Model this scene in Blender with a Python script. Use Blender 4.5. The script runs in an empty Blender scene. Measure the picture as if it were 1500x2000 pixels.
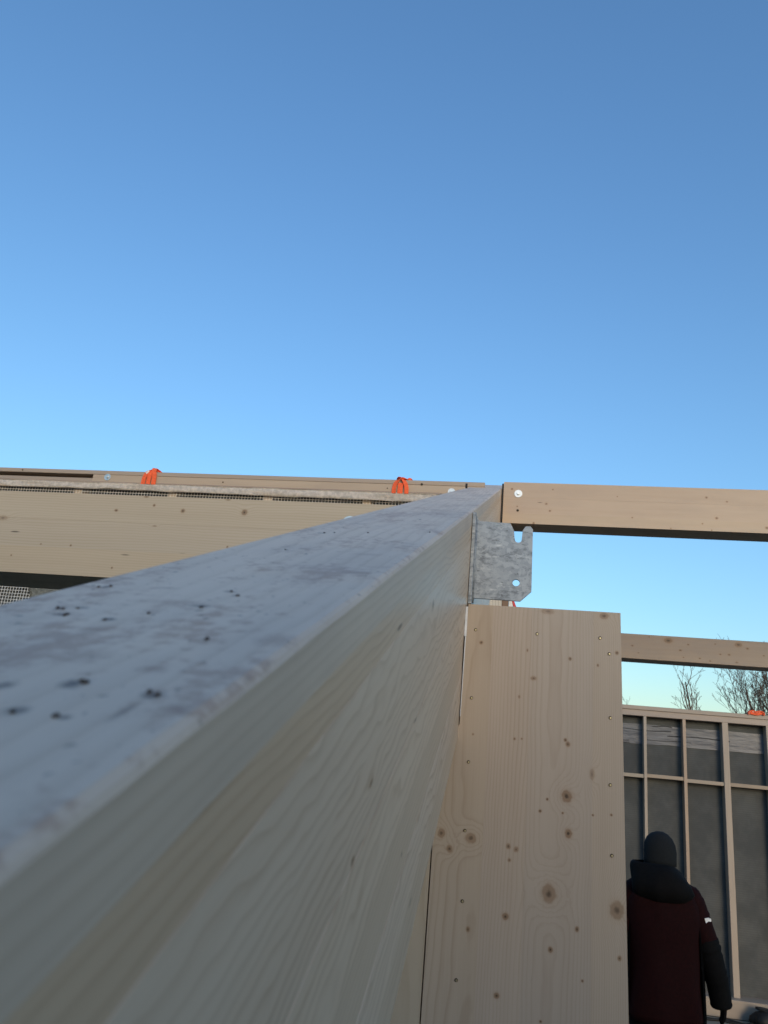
import bpy, bmesh, math, random
from mathutils import Vector, Matrix, noise as mnoise

random.seed(7)
scene = bpy.context.scene
COL = scene.collection
R = math.radians

# ---------------------------------------------------------------- camera
cam_data = bpy.data.cameras.new('camera')
cam = bpy.data.objects.new('camera', cam_data)
COL.objects.link(cam)
CR = Vector((0.9843, 0.1513, 0.0910)).normalized()
CF = Vector((-0.1723, 0.9353, 0.3090)).normalized()
CU = CR.cross(CF).normalized()
CR = CF.cross(CU).normalized()
CAMZ = 2.08
M = Matrix((CR, CU, -CF)).transposed().to_4x4()
M.translation = Vector((0, 0, CAMZ))
cam.matrix_world = M
cam_data.sensor_fit = 'VERTICAL'
cam_data.sensor_height = 36.0
cam_data.lens = 27.0                       # 1500 px on a 2000 px high picture
cam_data.clip_start = 0.01
cam_data.clip_end = 2000
cam_data.dof.use_dof = True
cam_data.dof.focus_distance = 2.0
cam_data.dof.aperture_fstop = 14.0
scene.camera = cam

# ---------------------------------------------------------------- sky, sun, exposure
SUN_EL, SUN_AZ = R(11.5), R(158)            # low sun behind the camera
w = bpy.data.worlds.new('World')
scene.world = w
w.use_nodes = True
wn = w.node_tree
sky = wn.nodes.new('ShaderNodeTexSky')
sky.sky_type = 'NISHITA'
sky.sun_disc = False
sky.sun_elevation = SUN_EL
sky.sun_rotation = SUN_AZ
sky.altitude = 0
sky.air_density = 1.6
sky.dust_density = 0.6
sky.ozone_density = 5.6
bg = wn.nodes['Background']
bg.inputs['Strength'].default_value = 0.15
tn = wn.nodes.new('ShaderNodeMix'); tn.data_type = 'RGBA'; tn.blend_type = 'MULTIPLY'
tn.inputs[0].default_value = 1.0
tn.inputs[7].default_value = (.98, .95, .975, 1)          # the camera's white balance, over the whole sky
wn.links.new(sky.outputs[0], tn.inputs[6])
wn.links.new(tn.outputs[2], bg.inputs['Color'])

sd = bpy.data.lights.new('sun', 'SUN')
sun = bpy.data.objects.new('sun', sd)
COL.objects.link(sun)
sd.energy = 0.85
sd.angle = R(22)
sd.color = (1.0, 0.82, 0.585)
sdir = Vector((math.sin(SUN_AZ) * math.cos(SUN_EL), math.cos(SUN_AZ) * math.cos(SUN_EL), math.sin(SUN_EL)))
sun.rotation_euler = (-sdir).to_track_quat('-Z', 'Y').to_euler()
sun.location = sdir * 50

vs = scene.view_settings
vs.view_transform = 'Standard'
vs.look = 'None'
vs.gamma = 1
vs.use_curve_mapping = False
vs.exposure = 0.92

# ---------------------------------------------------------------- node helper
class NT:
    def __init__(s, name):
        s.m = bpy.data.materials.new(name)
        s.m.use_nodes = True
        s.t = s.m.node_tree
        s.p = s.t.nodes['Principled BSDF']
    def new(s, k): return s.t.nodes.new(k)
    def put(s, sock, v):
        if isinstance(v, bpy.types.NodeSocket): s.t.links.new(v, sock)
        else: sock.default_value = v
    def f(s, op, a, b=None, c=None, clamp=False):
        n = s.new('ShaderNodeMath'); n.operation = op; n.use_clamp = clamp
        for i, v in enumerate((a, b, c)):
            if v is not None: s.put(n.inputs[i], v)
        return n.outputs[0]
    def v(s, op, a, b=None):
        n = s.new('ShaderNodeVectorMath'); n.operation = op
        s.put(n.inputs[0], a)
        if b is not None: s.put(n.inputs[3] if op == 'SCALE' else n.inputs[1], b)
        return n.outputs['Value'] if op in ('LENGTH', 'DISTANCE', 'DOT_PRODUCT') else n.outputs[0]
    def xyz(s, v):
        n = s.new('ShaderNodeSeparateXYZ'); s.put(n.inputs[0], v); return n.outputs
    def comb(s, x, y, z):
        n = s.new('ShaderNodeCombineXYZ')
        for i, q in enumerate((x, y, z)): s.put(n.inputs[i], q)
        return n.outputs[0]
    def noise(s, vec, scale, detail=2.0, rough=0.5, col=False):
        n = s.new('ShaderNodeTexNoise'); s.put(n.inputs['Vector'], vec)
        n.inputs['Scale'].default_value = scale; n.inputs['Detail'].default_value = detail
        n.inputs['Roughness'].default_value = rough
        return n.outputs['Color' if col else 'Fac']
    def vor(s, vec, scale):
        n = s.new('ShaderNodeTexVoronoi'); s.put(n.inputs['Vector'], vec)
        n.inputs['Scale'].default_value = scale
        return n.outputs['Distance'], n.outputs['Color']
    def step(s, x, a, b, lo=0.0, hi=1.0):
        n = s.new('ShaderNodeMapRange'); n.interpolation_type = 'SMOOTHSTEP'
        s.put(n.inputs['Value'], x)
        n.inputs['From Min'].default_value = a; n.inputs['From Max'].default_value = b
        n.inputs['To Min'].default_value = lo; n.inputs['To Max'].default_value = hi
        return n.outputs[0]
    def ramp(s, x, pts):
        n = s.new('ShaderNodeValToRGB'); s.put(n.inputs[0], x)
        e = n.color_ramp.elements
        while len(e) > 1: e.remove(e[-1])
        for i, (p, c) in enumerate(pts):
            q = e[0] if i == 0 else e.new(p)
            q.position = p
            q.color = (c, c, c, 1) if not isinstance(c, tuple) else (*c, 1)
        return n.outputs[0]
    def mix(s, fac, a, b, mode='MIX'):
        n = s.new('ShaderNodeMix'); n.data_type = 'RGBA'; n.blend_type = mode
        s.put(n.inputs[0], fac)
        s.put(n.inputs[6], (*a, 1) if isinstance(a, tuple) else a)
        s.put(n.inputs[7], (*b, 1) if isinstance(b, tuple) else b)
        return n.outputs[2]
    def bump(s, h, strength, dist):
        n = s.new('ShaderNodeBump'); n.inputs['Strength'].default_value = strength
        n.inputs['Distance'].default_value = dist; s.put(n.inputs['Height'], h)
        s.t.links.new(n.outputs[0], s.p.inputs['Normal'])
    def out(s, color=None, rough=0.5, spec=0.5, metal=0.0):
        if color is not None: s.put(s.p.inputs['Base Color'], (*color, 1) if isinstance(color, tuple) else color)
        s.put(s.p.inputs['Roughness'], rough)
        s.put(s.p.inputs['Specular IOR Level'], spec)
        s.put(s.p.inputs['Metallic'], metal)
        return s.m

def wood(name, light=(.50, .385, .27), late=(.34, .225, .13), axis='X', ring=.0042, contrast=.55,
         knots=(), random_knots=0.0, rough=.45, spec=.4, pith=.11, tilt=.03, wav=.012, marks=(), soil=None, grime=0.0, spread=1.3, kgain=1.2, fibre=.34):
    """Softwood cut from a log: growth rings around a pith that lies off the board, knots that bend them."""
    n = NT(name)
    tc = n.new('ShaderNodeTexCoord').outputs['Object']
    oi = n.new('ShaderNodeObjectInfo')
    rnd = oi.outputs['Random']
    X, Y, Z = n.xyz(tc)
    if axis == 'X': L, A, B = X, Y, Z
    elif axis == 'Y': L, A, B = Y, X, Z
    else: L, A, B = Z, Y, X
    r1 = n.f('FRACT', n.f('MULTIPLY', rnd, 17.31))
    r2 = n.f('FRACT', n.f('MULTIPLY', rnd, 71.77))
    r3 = n.f('FRACT', n.f('MULTIPLY', rnd, 133.1))
    Ls = n.f('ADD', L, n.f('MULTIPLY', rnd, 37.0))
    sv = n.comb(n.f('MULTIPLY', Ls, .22), A, B)                      # stretched along the grain
    low = n.noise(sv, 9.0, 2.0)
    mid = n.noise(n.comb(n.f('MULTIPLY', Ls, .5), A, B), 26.0, 2.0)
    pa = n.f('ADD', A, n.f('ADD', pith * .25, n.f('MULTIPLY', r1, pith)))
    pb = n.f('ADD', B, n.f('MULTIPLY', n.f('SUBTRACT', r2, .5), pith * spread))
    tl = n.f('MULTIPLY', n.f('SUBTRACT', r3, .5), tilt * 2)
    pa = n.f('ADD', pa, n.f('MULTIPLY', Ls, 0.0) if tilt == 0 else n.f('MULTIPLY', L, tl))
    rr = n.f('SQRT', n.f('ADD', n.f('MULTIPLY', pa, pa), n.f('MULTIPLY', pb, pb)))
    rr = n.f('ADD', rr, n.f('MULTIPLY', n.f('SUBTRACT', low, .5), wav))
    rr = n.f('ADD', rr, n.f('MULTIPLY', n.f('SUBTRACT', mid, .5), wav * .25))
    # knots
    disk = None; core = None; halo = None
    fc = n.comb(L, B, 0.0)
    wob = n.f('MULTIPLY', n.f('SUBTRACT', n.noise(tc, 160.0, 1.0), .5), .55)
    for k in knots:
        u, vv, ru, rv, dk = k
        q = n.v('MULTIPLY', n.v('SUBTRACT', fc, (u, vv, 0)), (1 / ru, 1 / rv, 0))
        d = n.f('ADD', n.v('LENGTH', q), wob)
        if ru > .0052:
            g = n.f('MULTIPLY', n.f('EXPONENT', n.f('MULTIPLY', n.f('MULTIPLY', d, d), -.16)), max(ru, rv) * kgain)
            rr = n.f('ADD', rr, g)
        a = n.step(d, 1.15, .75, 0, dk)
        c = n.step(d, .6, .1, 0, dk)
        h = n.step(d, 1.9, .6, 0, .35 * dk)
        disk = a if disk is None else n.f('MAXIMUM', disk, a)
        core = c if core is None else n.f('MAXIMUM', core, c)
        halo = h if halo is None else n.f('MAXIMUM', halo, h)
    if random_knots > 0:
        d, c = n.vor(n.v('ADD', n.comb(n.f('MULTIPLY', L, .5), A, B), n.comb(n.f('MULTIPLY', rnd, 91.0), n.f('MULTIPLY', r1, 13.0), 0.0)), 11.0)
        cr = n.xyz(c)
        pick = n.f('LESS_THAN', cr[0], random_knots)
        d = n.f('DIVIDE', d, n.f('ADD', .03, n.f('MULTIPLY', cr[1], .075)))
        d = n.f('ADD', d, n.f('MULTIPLY', wob, .8))
        g = n.f('MULTIPLY', n.f('EXPONENT', n.f('MULTIPLY', n.f('MULTIPLY', d, d), -.16)), n.f('MULTIPLY', pick, .011))
        rr = n.f('ADD', rr, g)
        a = n.f('MULTIPLY', n.step(d, 1.15, .75), n.f('MULTIPLY', pick, n.f('ADD', .35, n.f('MULTIPLY', cr[2], .6))))
        c2 = n.f('MULTIPLY', n.step(d, .75, .1), n.f('MULTIPLY', pick, cr[2]))
        disk = a if disk is None else n.f('MAXIMUM', disk, a)
        core = c2 if core is None else n.f('MAXIMUM', core, c2)
    saw = n.f('FRACT', n.f('DIVIDE', rr, ring))
    latew = n.ramp(saw, [(0, .18), (.45, .12), (.72, .5), (.88, 1.0), (.95, .75), (1.0, .18)])
    fib = n.noise(n.comb(n.f('MULTIPLY', Ls, .02), A, B), 520.0, 2.0, .7)
    band = n.noise(n.comb(n.f('MULTIPLY', Ls, .05), A, B), 46.0, 2.0)
    st = n.f('MULTIPLY', n.f('ADD', .35, n.f('MULTIPLY', low, 1.2)), contrast)
    fac = n.f('MULTIPLY', latew, st)
    fac = n.f('ADD', fac, n.f('MULTIPLY', n.f('SUBTRACT', fib, .5), fibre))
    fac = n.f('ADD', fac, n.f('MULTIPLY', n.f('SUBTRACT', band, .5), .55), clamp=True)
    colr = n.mix(fac, light, late)
    big = n.noise(sv, 3.0, 3.0)
    colr = n.mix(n.step(big, .35, .75, 0, .35), colr, tuple(.84 * a for a in light))
    if halo is not None: colr = n.mix(halo, colr, (.40, .24, .125))
    if disk is not None:
        colr = n.mix(n.f('MULTIPLY', disk, .72), colr, (.25, .14, .07))
        colr = n.mix(n.f('MULTIPLY', core, .85), colr, (.045, .025, .015))
    # short dark resin streaks / scratches
    sd_, sc_ = n.vor(n.v('ADD', n.comb(n.f('MULTIPLY', Ls, .16), A, B), (3.1, 1.7, .4)), 62.0)
    sx = n.xyz(sc_)
    streak = n.f('MULTIPLY', n.step(sd_, .16, .06), n.f('LESS_THAN', sx[0], .035))
    colr = n.mix(n.f('MULTIPLY', streak, .8), colr, (.07, .045, .03))
    for (u, vv, ru, rv, dk) in marks:                                # dirt marks on the upper face: (along, across)
        q = n.v('MULTIPLY', n.v('SUBTRACT', tc, (vv, u, .370)), (1 / rv, 1 / ru, 1 / rv))
        d = n.f('ADD', n.v('LENGTH', q), n.f('MULTIPLY', n.f('SUBTRACT', n.noise(tc, 230.0, 3.0, .7), .5), 1.6))
        colr = n.mix(n.step(d, 1.25, .2, 0, dk), colr, (.06, .042, .032) if dk > .65 else (.24, .125, .075))
    if soil:                                                         # blotchy site dirt trodden into the wood
        up = n.step(B, .3655, .3685)
        s1 = n.noise(n.comb(n.f('MULTIPLY', L, .5), A, B), 14.0, 4.0, .65)
        s2 = n.noise(tc, 95.0, 3.0, .7)
        s3 = n.f('MULTIPLY', n.step(n.f('ADD', n.f('MULTIPLY', s1, .6), n.f('MULTIPLY', s2, .5)), .555, .67, 0, soil), up)
        colr = n.mix(s3, colr, (.33, .185, .115))
        for sc_2, seed_, thr, rad, dk in ((60.0, .3, .16, .15, .75), (140.0, 2.2, .30, .22, .8), (260.0, 3.7, .22, .25, .7)):
            q = n.v('ADD', n.comb(n.f('MULTIPLY', L, .7), A, 0.0), n.v('SCALE', n.noise(tc, 90.0, 2.0, .6, True), .010))
            dd, cc = n.vor(n.v('ADD', q, (seed_, seed_ * 2, 0)), sc_2)
            ch = n.xyz(cc)
            dd = n.f('DIVIDE', dd, n.f('ADD', .25, n.f('MULTIPLY', ch[1], 1.0)))
            m_ = n.f('MULTIPLY', n.f('MULTIPLY', n.step(dd, rad, rad * .35, 0, dk), n.f('LESS_THAN', ch[0], thr)), up)
            m_ = n.f('MULTIPLY', m_, n.f('ADD', .35, n.f('MULTIPLY', ch[2], .65)))
            colr = n.mix(m_, colr, (.085, .058, .042))
    if grime > 0:
        g1 = n.noise(n.comb(n.f('MULTIPLY', L, .35), A, B), 8.0, 4.0, .6)
        colr = n.mix(n.step(g1, .42, .7, 0, grime), colr, (.30, .25, .22))
    colr = n.mix(1.0, colr, oi.outputs['Color'], 'MULTIPLY')
    n.bump(n.f('ADD', fib, n.f('MULTIPLY', latew, .5)), .18, .0006)
    rg = n.f('ADD', rough, n.f('MULTIPLY', n.f('SUBTRACT', fib, .5), .12))
    return n.out(colr, rg, spec)

def plain(name, col, rough=.6, spec=.4, metal=0.0, var=.12, scale=30.0, bump=0.0):
    n = NT(name)
    tc = n.new('ShaderNodeTexCoord').outputs['Object']
    a = n.noise(tc, scale, 4.0, .6)
    c = n.mix(n.step(a, .3, .7), tuple(x * (1 - var) for x in col), tuple(min(1, x * (1 + var)) for x in col))
    if bump: n.bump(a, bump, .002)
    return n.out(c, rough, spec, metal)

# ---------------------------------------------------------------- mesh helper
def box(bm, x0, x1, y0, y1, z0, z1, bev=0.0):
    r = bmesh.ops.create_cube(bm, size=1.0)
    vs_ = r['verts']
    for v in vs_:
        v.co = Vector(((x0 + x1) / 2 + v.co.x * (x1 - x0), (y0 + y1) / 2 + v.co.y * (y1 - y0), (z0 + z1) / 2 + v.co.z * (z1 - z0)))
    if bev > 0:
        es = list({e for v in vs_ for e in v.link_edges})
        bmesh.ops.bevel(bm, geom=es, offset=bev, segments=1, affect='EDGES', profile=.5)
    return vs_

def prism(bm, pts, axis_vec, bev=0.0, origin=None):
    """closed outline pts (3-D, planar) pushed along axis_vec"""
    a = [bm.verts.new(Vector(p)) for p in pts]
    b = [bm.verts.new(Vector(p) + Vector(axis_vec)) for p in pts]
    fs = [bm.faces.new(a), bm.faces.new(list(reversed(b)))]
    k = len(pts)
    for i in range(k):
        fs.append(bm.faces.new((a[i], b[i], b[(i + 1) % k], a[(i + 1) % k])))
    bmesh.ops.recalc_face_normals(bm, faces=fs)
    if bev > 0:
        bmesh.ops.bevel(bm, geom=list({e for f in fs for e in f.edges}), offset=bev, segments=1, affect='EDGES')

def tube(bm, pts, rad, sides=8, cap=True):
    rings = []
    prev = None
    for i, p in enumerate(pts):
        p = Vector(p)
        t = (Vector(pts[min(i + 1, len(pts) - 1)]) - Vector(pts[max(i - 1, 0)])).normalized()
        ref = Vector((0, 0, 1)) if abs(t.z) < .9 else Vector((1, 0, 0))
        u = t.cross(ref).normalized() if prev is None else (prev - t * prev.dot(t)).normalized()
        prev = u
        q = t.cross(u)
        r = rad[i] if isinstance(rad, (list, tuple)) else rad
        rings.append([bm.verts.new(p + (u * math.cos(2 * math.pi * k / sides) + q * math.sin(2 * math.pi * k / sides)) * r) for k in range(sides)])
    for a, b in zip(rings, rings[1:]):
        for k in range(sides):
            f = bm.faces.new((a[k], a[(k + 1) % sides], b[(k + 1) % sides], b[k])); f.smooth = True
    if cap:
        bm.faces.new(list(reversed(rings[0]))); bm.faces.new(rings[-1])

def loft(bm, rings, sides=28, power=2.0, wrinkle=0.0, cap=True):
    """rings: (centre, rx, ry[, tilt vector]) stacked ellipses"""
    rs = []
    for (c, rx, ry) in rings:
        ring = []
        for k in range(sides):
            a = 2 * math.pi * k / sides
            ca, sa = math.cos(a), math.sin(a)
            s = (abs(ca) ** power + abs(sa) ** power) ** (-1 / power)
            p = Vector((c[0] + rx * ca * s, c[1] + ry * sa * s, c[2]))
            if wrinkle:
                p += Vector((ca, sa, 0)) * wrinkle * mnoise.noise(p * 9.0)
            ring.append(bm.verts.new(p))
        rs.append(ring)
    for a, b in zip(rs, rs[1:]):
        for k in range(sides):
            f = bm.faces.new((a[k], a[(k + 1) % sides], b[(k + 1) % sides], b[k])); f.smooth = True
    if cap:
        bm.faces.new(list(reversed(rs[0]))); bm.faces.new(rs[-1])

def disc(bm, c, r, th, axis=(0, -1, 0), sides=20, dome=0.0):
    ax = Vector(axis).normalized()
    u = ax.orthogonal().normalized(); v_ = ax.cross(u)
    c = Vector(c)
    ri = [[bm.verts.new(c + (u * math.cos(2 * math.pi * k / sides) + v_ * math.sin(2 * math.pi * k / sides)) * rad + ax * h) for k in range(sides)]
          for rad, h in ((r, 0), (r, th), (r * .93, th + dome))]
    for a, b in zip(ri, ri[1:]):
        for k in range(sides): bm.faces.new((a[k], a[(k + 1) % sides], b[(k + 1) % sides], b[k]))
    bm.faces.new(list(reversed(ri[0]))); bm.faces.new(ri[-1])

def mesh_of(bm, name):
    me = bpy.data.meshes.new(name)
    bmesh.ops.recalc_face_normals(bm, faces=bm.faces[:])
    bm.to_mesh(me); bm.free()
    return me

def obj(name, bm, mat, parent=None, col=None):
    me = bm if isinstance(bm, bpy.types.Mesh) else mesh_of(bm, name)
    if mat is not None and not me.materials: me.materials.append(mat)
    o = bpy.data.objects.new(name, me)
    COL.objects.link(o)
    if parent is not None: o.parent = parent
    if col is not None: o.color = (*col, 1)
    return o

def tag(o, label=None, cat=None, group=None, kind=None):
    for k, v in (('label', label), ('category', cat), ('group', group), ('kind', kind)):
        if v: o[k] = v
    return o

def thing(name, label, cat, loc=(0, 0, 0), group=None):
    o = bpy.data.objects.new(name, None); COL.objects.link(o)
    o.location = loc; o.empty_display_size = .1
    return tag(o, label, cat, group)

NB = bmesh.new
def tint(a=.06, warm=.03):
    b = 1 - random.random() * a
    wv = (random.random() - .5) * warm
    return (b * (1 + wv), b, b * (1 - wv))

# ---------------------------------------------------------------- materials
MAT = {}
MAT['beam'] = wood('glulam_side', light=(.70, .545, .40), late=(.47, .32, .205), axis='Y', ring=.0065, contrast=.6, rough=.40, spec=.42, pith=.10, tilt=.03, wav=.034, spread=.7, fibre=.5, knots=[(.204 + 1.1, .37 - .0258, .0045, .0028, 1), (.468 + 1.1, .242, .006, .0022, .9), (.416 + 1.1, .218, .005, .0022, .95), (.8 + 1.1, .30, .008, .005, .9), (1.05 + 1.1, .20, .004, .003, .9), (.62 + 1.1, .12, .004, .002, .8), (1.6, .06, .004, .002, .9)])
MAT['beam_flat'] = wood('glulam_flat', light=(.72, .56, .415), late=(.47, .32, .205), axis='Y', ring=.0095, contrast=.68, rough=.40, spec=.42, pith=.06, tilt=.02, wav=.085, spread=.5, fibre=.42, knots=[(.468 + 1.1, .242, .006, .0022, .9), (.416 + 1.1, .218, .005, .0022, .95), (.8 + 1.1, .30, .008, .005, .9), (1.05 + 1.1, .20, .004, .003, .9), (.62 + 1.1, .12, .004, .002, .8)])
MAT['joist'] = wood('joist_wood', light=(.50, .38, .275), late=(.36, .24, .15), axis='X', ring=.005, contrast=.45, random_knots=.03, pith=.1, grime=.12)
MAT['stud'] = wood('stud_wood', light=(.40, .33, .265), late=(.30, .225, .165), axis='Z', ring=.005, contrast=.5, random_knots=.16)
MAT['rail'] = wood('rail_wood', light=(.37, .305, .25), late=(.27, .205, .155), axis='X', ring=.005, contrast=.5, random_knots=.12, grime=.3)
MAT['floor'] = wood('floor_wood', light=(.30, .26, .20), late=(.21, .17, .12), axis='X', ring=.006, contrast=.5, grime=.5, rough=.7, spec=.2)
MAT['zinc'] = plain('zinc_plated_steel', (.62, .62, .60), .35, .5, .85, .12, 60)
MAT['screw'] = plain('yellow_zinc_screw', (.50, .42, .25), .45, .5, .8, .2, 200)
MAT['hole'] = plain('screw_recess', (.05, .04, .03), .9, .1)
MAT['dark_steel'] = plain('dark_steel', (.03, .03, .032), .6, .3, .3)
MAT['orange'] = plain('orange_webbing', (.86, .135, .05), .75, .25, 0, .16, 120, .3)
MAT['red'] = plain('red_plastic', (.55, .02, .03), .35, .5)
MAT['white_plastic'] = plain('white_plastic', (.75, .75, .74), .45, .4)
MAT['board'] = plain('dark_board', (.052, .056, .056), .8, .25, 0, .28, 5.0)
MAT['soil'] = plain('soil', (.09, .08, .055), .95, .1, 0, .35, 1.4)
MAT['black_rubber'] = plain('black_rubber', (.012, .012, .012), .6, .3)
MAT['bark'] = plain('bark', (.12, .09, .07), .9, .1, 0, .3, 6.0)
MAT['twig'] = plain('twig_bark', (.13, .098, .078), .9, .1, 0, .2, 6.0)

def galvanised():
    n = NT('galvanised_steel')
    tc = n.new('ShaderNodeTexCoord').outputs['Object']
    X, Y, Z = n.xyz(tc)
    sv = n.comb(n.f('MULTIPLY', X, .45), Y, Z)
    sp, sc = n.vor(n.v('ADD', tc, n.v('SCALE', n.noise(tc, 60, 2, .5, True), .012)), 130.0)
    base = n.mix(n.step(n.xyz(sc)[0], .1, .9), (.29, .315, .335), (.37, .395, .415))
    a = n.noise(sv, 150.0, 4.0, .75)
    b = n.noise(tc, 28.0, 4.0, .6)
    d1 = n.step(n.f('ADD', n.f('MULTIPLY', a, .75), n.f('MULTIPLY', b, .4)), .56, .72)
    base = n.mix(n.f('MULTIPLY', d1, .7), base, (.125, .14, .155))
    e = n.noise(sv, 210.0, 3.0, .8)
    d2 = n.step(e, .60, .70)
    base = n.mix(n.f('MULTIPLY', d2, .75), base, (.05, .055, .06))
    c = n.noise(n.v('ADD', sv, (4, 1, 2)), 70.0, 3.0, .6)
    base = n.mix(n.f('MULTIPLY', n.step(c, .58, .72), .5), base, (.72, .73, .72))
    n.bump(a, .25, .0006)
    return n.out(base, n.f('ADD', .42, n.f('MULTIPLY', a, .3)), .5, .35)
MAT['galv'] = galvanised()

def film():
    n = NT('membrane')
    tc = n.new('ShaderNodeTexCoord').outputs['Object']
    X, Y, Z = n.xyz(tc)
    a = n.noise(n.comb(n.f('MULTIPLY', X, .25), Y, Z), 18.0, 4.0, .6)
    c = n.mix(n.step(a, .3, .72), (.075, .084, .105), (.098, .108, .13))
    n.bump(a, .6, .01)
    return n.out(c, .38, .5)
MAT['film'] = film()

def backing():
    n = NT('weave_board')
    tc = n.new('ShaderNodeTexCoord').outputs['Object']
    X, Y, Z = n.xyz(tc)
    a = n.noise(tc, 4.0, 5.0, .62)
    h = n.f('SINE', n.f('MULTIPLY', Z, 2 * math.pi / .022))
    c = n.mix(n.step(a, .3, .7), (.058, .062, .062), (.086, .089, .086))
    c = n.mix(n.f('MULTIPLY', n.step(h, .2, 1.0), n.step(a, .4, .65, .1, .5)), c, (.11, .114, .11))
    n.bump(a, .3, .01)
    return n.out(c, .7, .3)
MAT['weave'] = backing()

# ---------------------------------------------------------------- setting: ground and floor
bm = NB()
gs = 40
for i in range(gs + 1):
    for j in range(gs + 1):
        x, y = (i / gs - .5) * 1200, (j / gs - .5) * 1200
        bm.verts.new((x, y, -.32 + (mnoise.noise(Vector((x, y, 0)) * .02) * .6 if math.hypot(x, y) > 60 else 0)))
bm.verts.ensure_lookup_table()
for i in range(gs):
    for j in range(gs):
        a = i * (gs + 1) + j
        bm.faces.new((bm.verts[a], bm.verts[a + gs + 1], bm.verts[a + gs + 2], bm.verts[a + 1]))
tag(obj('ground', bm, MAT['soil']), kind='structure')

fl = obj('floor', (lambda b: (box(b, -4.2, 5.2, -2.95, 9.75, -.31, -.022), b)[1])(NB()), MAT['soil'])
tag(fl, kind='structure')
for k in range(20):                                   # floor boards seen beside the person's arm
    b = NB(); y0 = 5.8 + k * .17
    box(b, -.4, 5.1, y0, y0 + .166, -.0218, -random.random() * .003, .0015)
    obj('floor_board', b, MAT['floor'], fl, tint(.2))

rw = NB(); box(rw, -4.2, 5.2, -3.2, -3.0, -.31, 3.0)  # unseen wall added behind the camera to keep low sun off the lower view
tag(obj('rear_sun_blocker', rw, MAT['board']), kind='structure')

# ---------------------------------------------------------------- main beam (glulam, rising with the roof pitch)
S = R(21.416)
HX, HN, BW, BH = .0847, .0694, .16, .370
cs, sn = math.cos(S), math.sin(S)
BX0 = -HX - BW / 2
B0 = -1.1
org = Vector((BX0, B0 * cs - (-HN - BH) * sn, CAMZ + B0 * sn + (-HN - BH) * cs))
mb = thing('glulam_beam', 'long pale glulam beam with dirty top rising diagonally from the lower left corner', 'beam', org)
mb.rotation_euler = (S, 0, 0)
YEND = 4.45                                            # vertical cut at the ridge
def yl(bval): return bval - B0                         # along-beam coordinate
fr = [0, .0765, .145, .285, .42, .58, .72, .86, 1.0]
top_marks = []
for (x, b, ru, rv, dk) in [(-.202, .315, .0035, .0055, .9), (-.203, .332, .003, .004, .8), (-.217, .306, .002, .003, .7), (-.177, .311, .004, .004, .8),
        (-.153, .356, .004, .007, .7), (-.156, .402, .003, .004, .75), (-.148, .390, .002, .003, .8), (-.135, .217, .006, .005, .85), (-.106, .213, .005, .004, .8),
        (-.135, .189, .005, .004, .75), (-.154, .209, .006, .004, .7), (-.151, .250, .012, .012, .35), (-.093, .202, .005, .006, .6), (-.209, .804, .004, .007, .8),
        (-.201, .968, .004, .009, .7), (-.105, .507, .010, .012, .5), (-.094, .294, .013, .010, .4), (-.171, .29, .012, .006, .35), (-.193, .402, .003, .008, .4),
        (-.12, .62, .01, .015, .25), (-.12, 1.0, .02, .02, .3), (-.10, 2.6, .03, .008, .6), (-.12, 2.9, .03, .008, .55), (-.17, .36, .01, .02, .25), (-.12, .24, .006, .006, .5),
        (-.0855, .262, .008, .002, .85), (-.0855, .243, .005, .002, .7), (-.0855, .46, .004, .002, .8)]:
    top_marks.append((yl(b), x - BX0, ru, rv, dk))
rm = random.Random(12)
for k in range(26):
    q_ = rm.uniform(.0008, .0026)
    top_marks.append((yl(rm.uniform(.16, .62) if k < 20 else rm.uniform(.6, 1.6)), rm.uniform(-.074, .072), q_ * rm.uniform(1, 2.2), q_, rm.uniform(.66, .9)))
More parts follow.
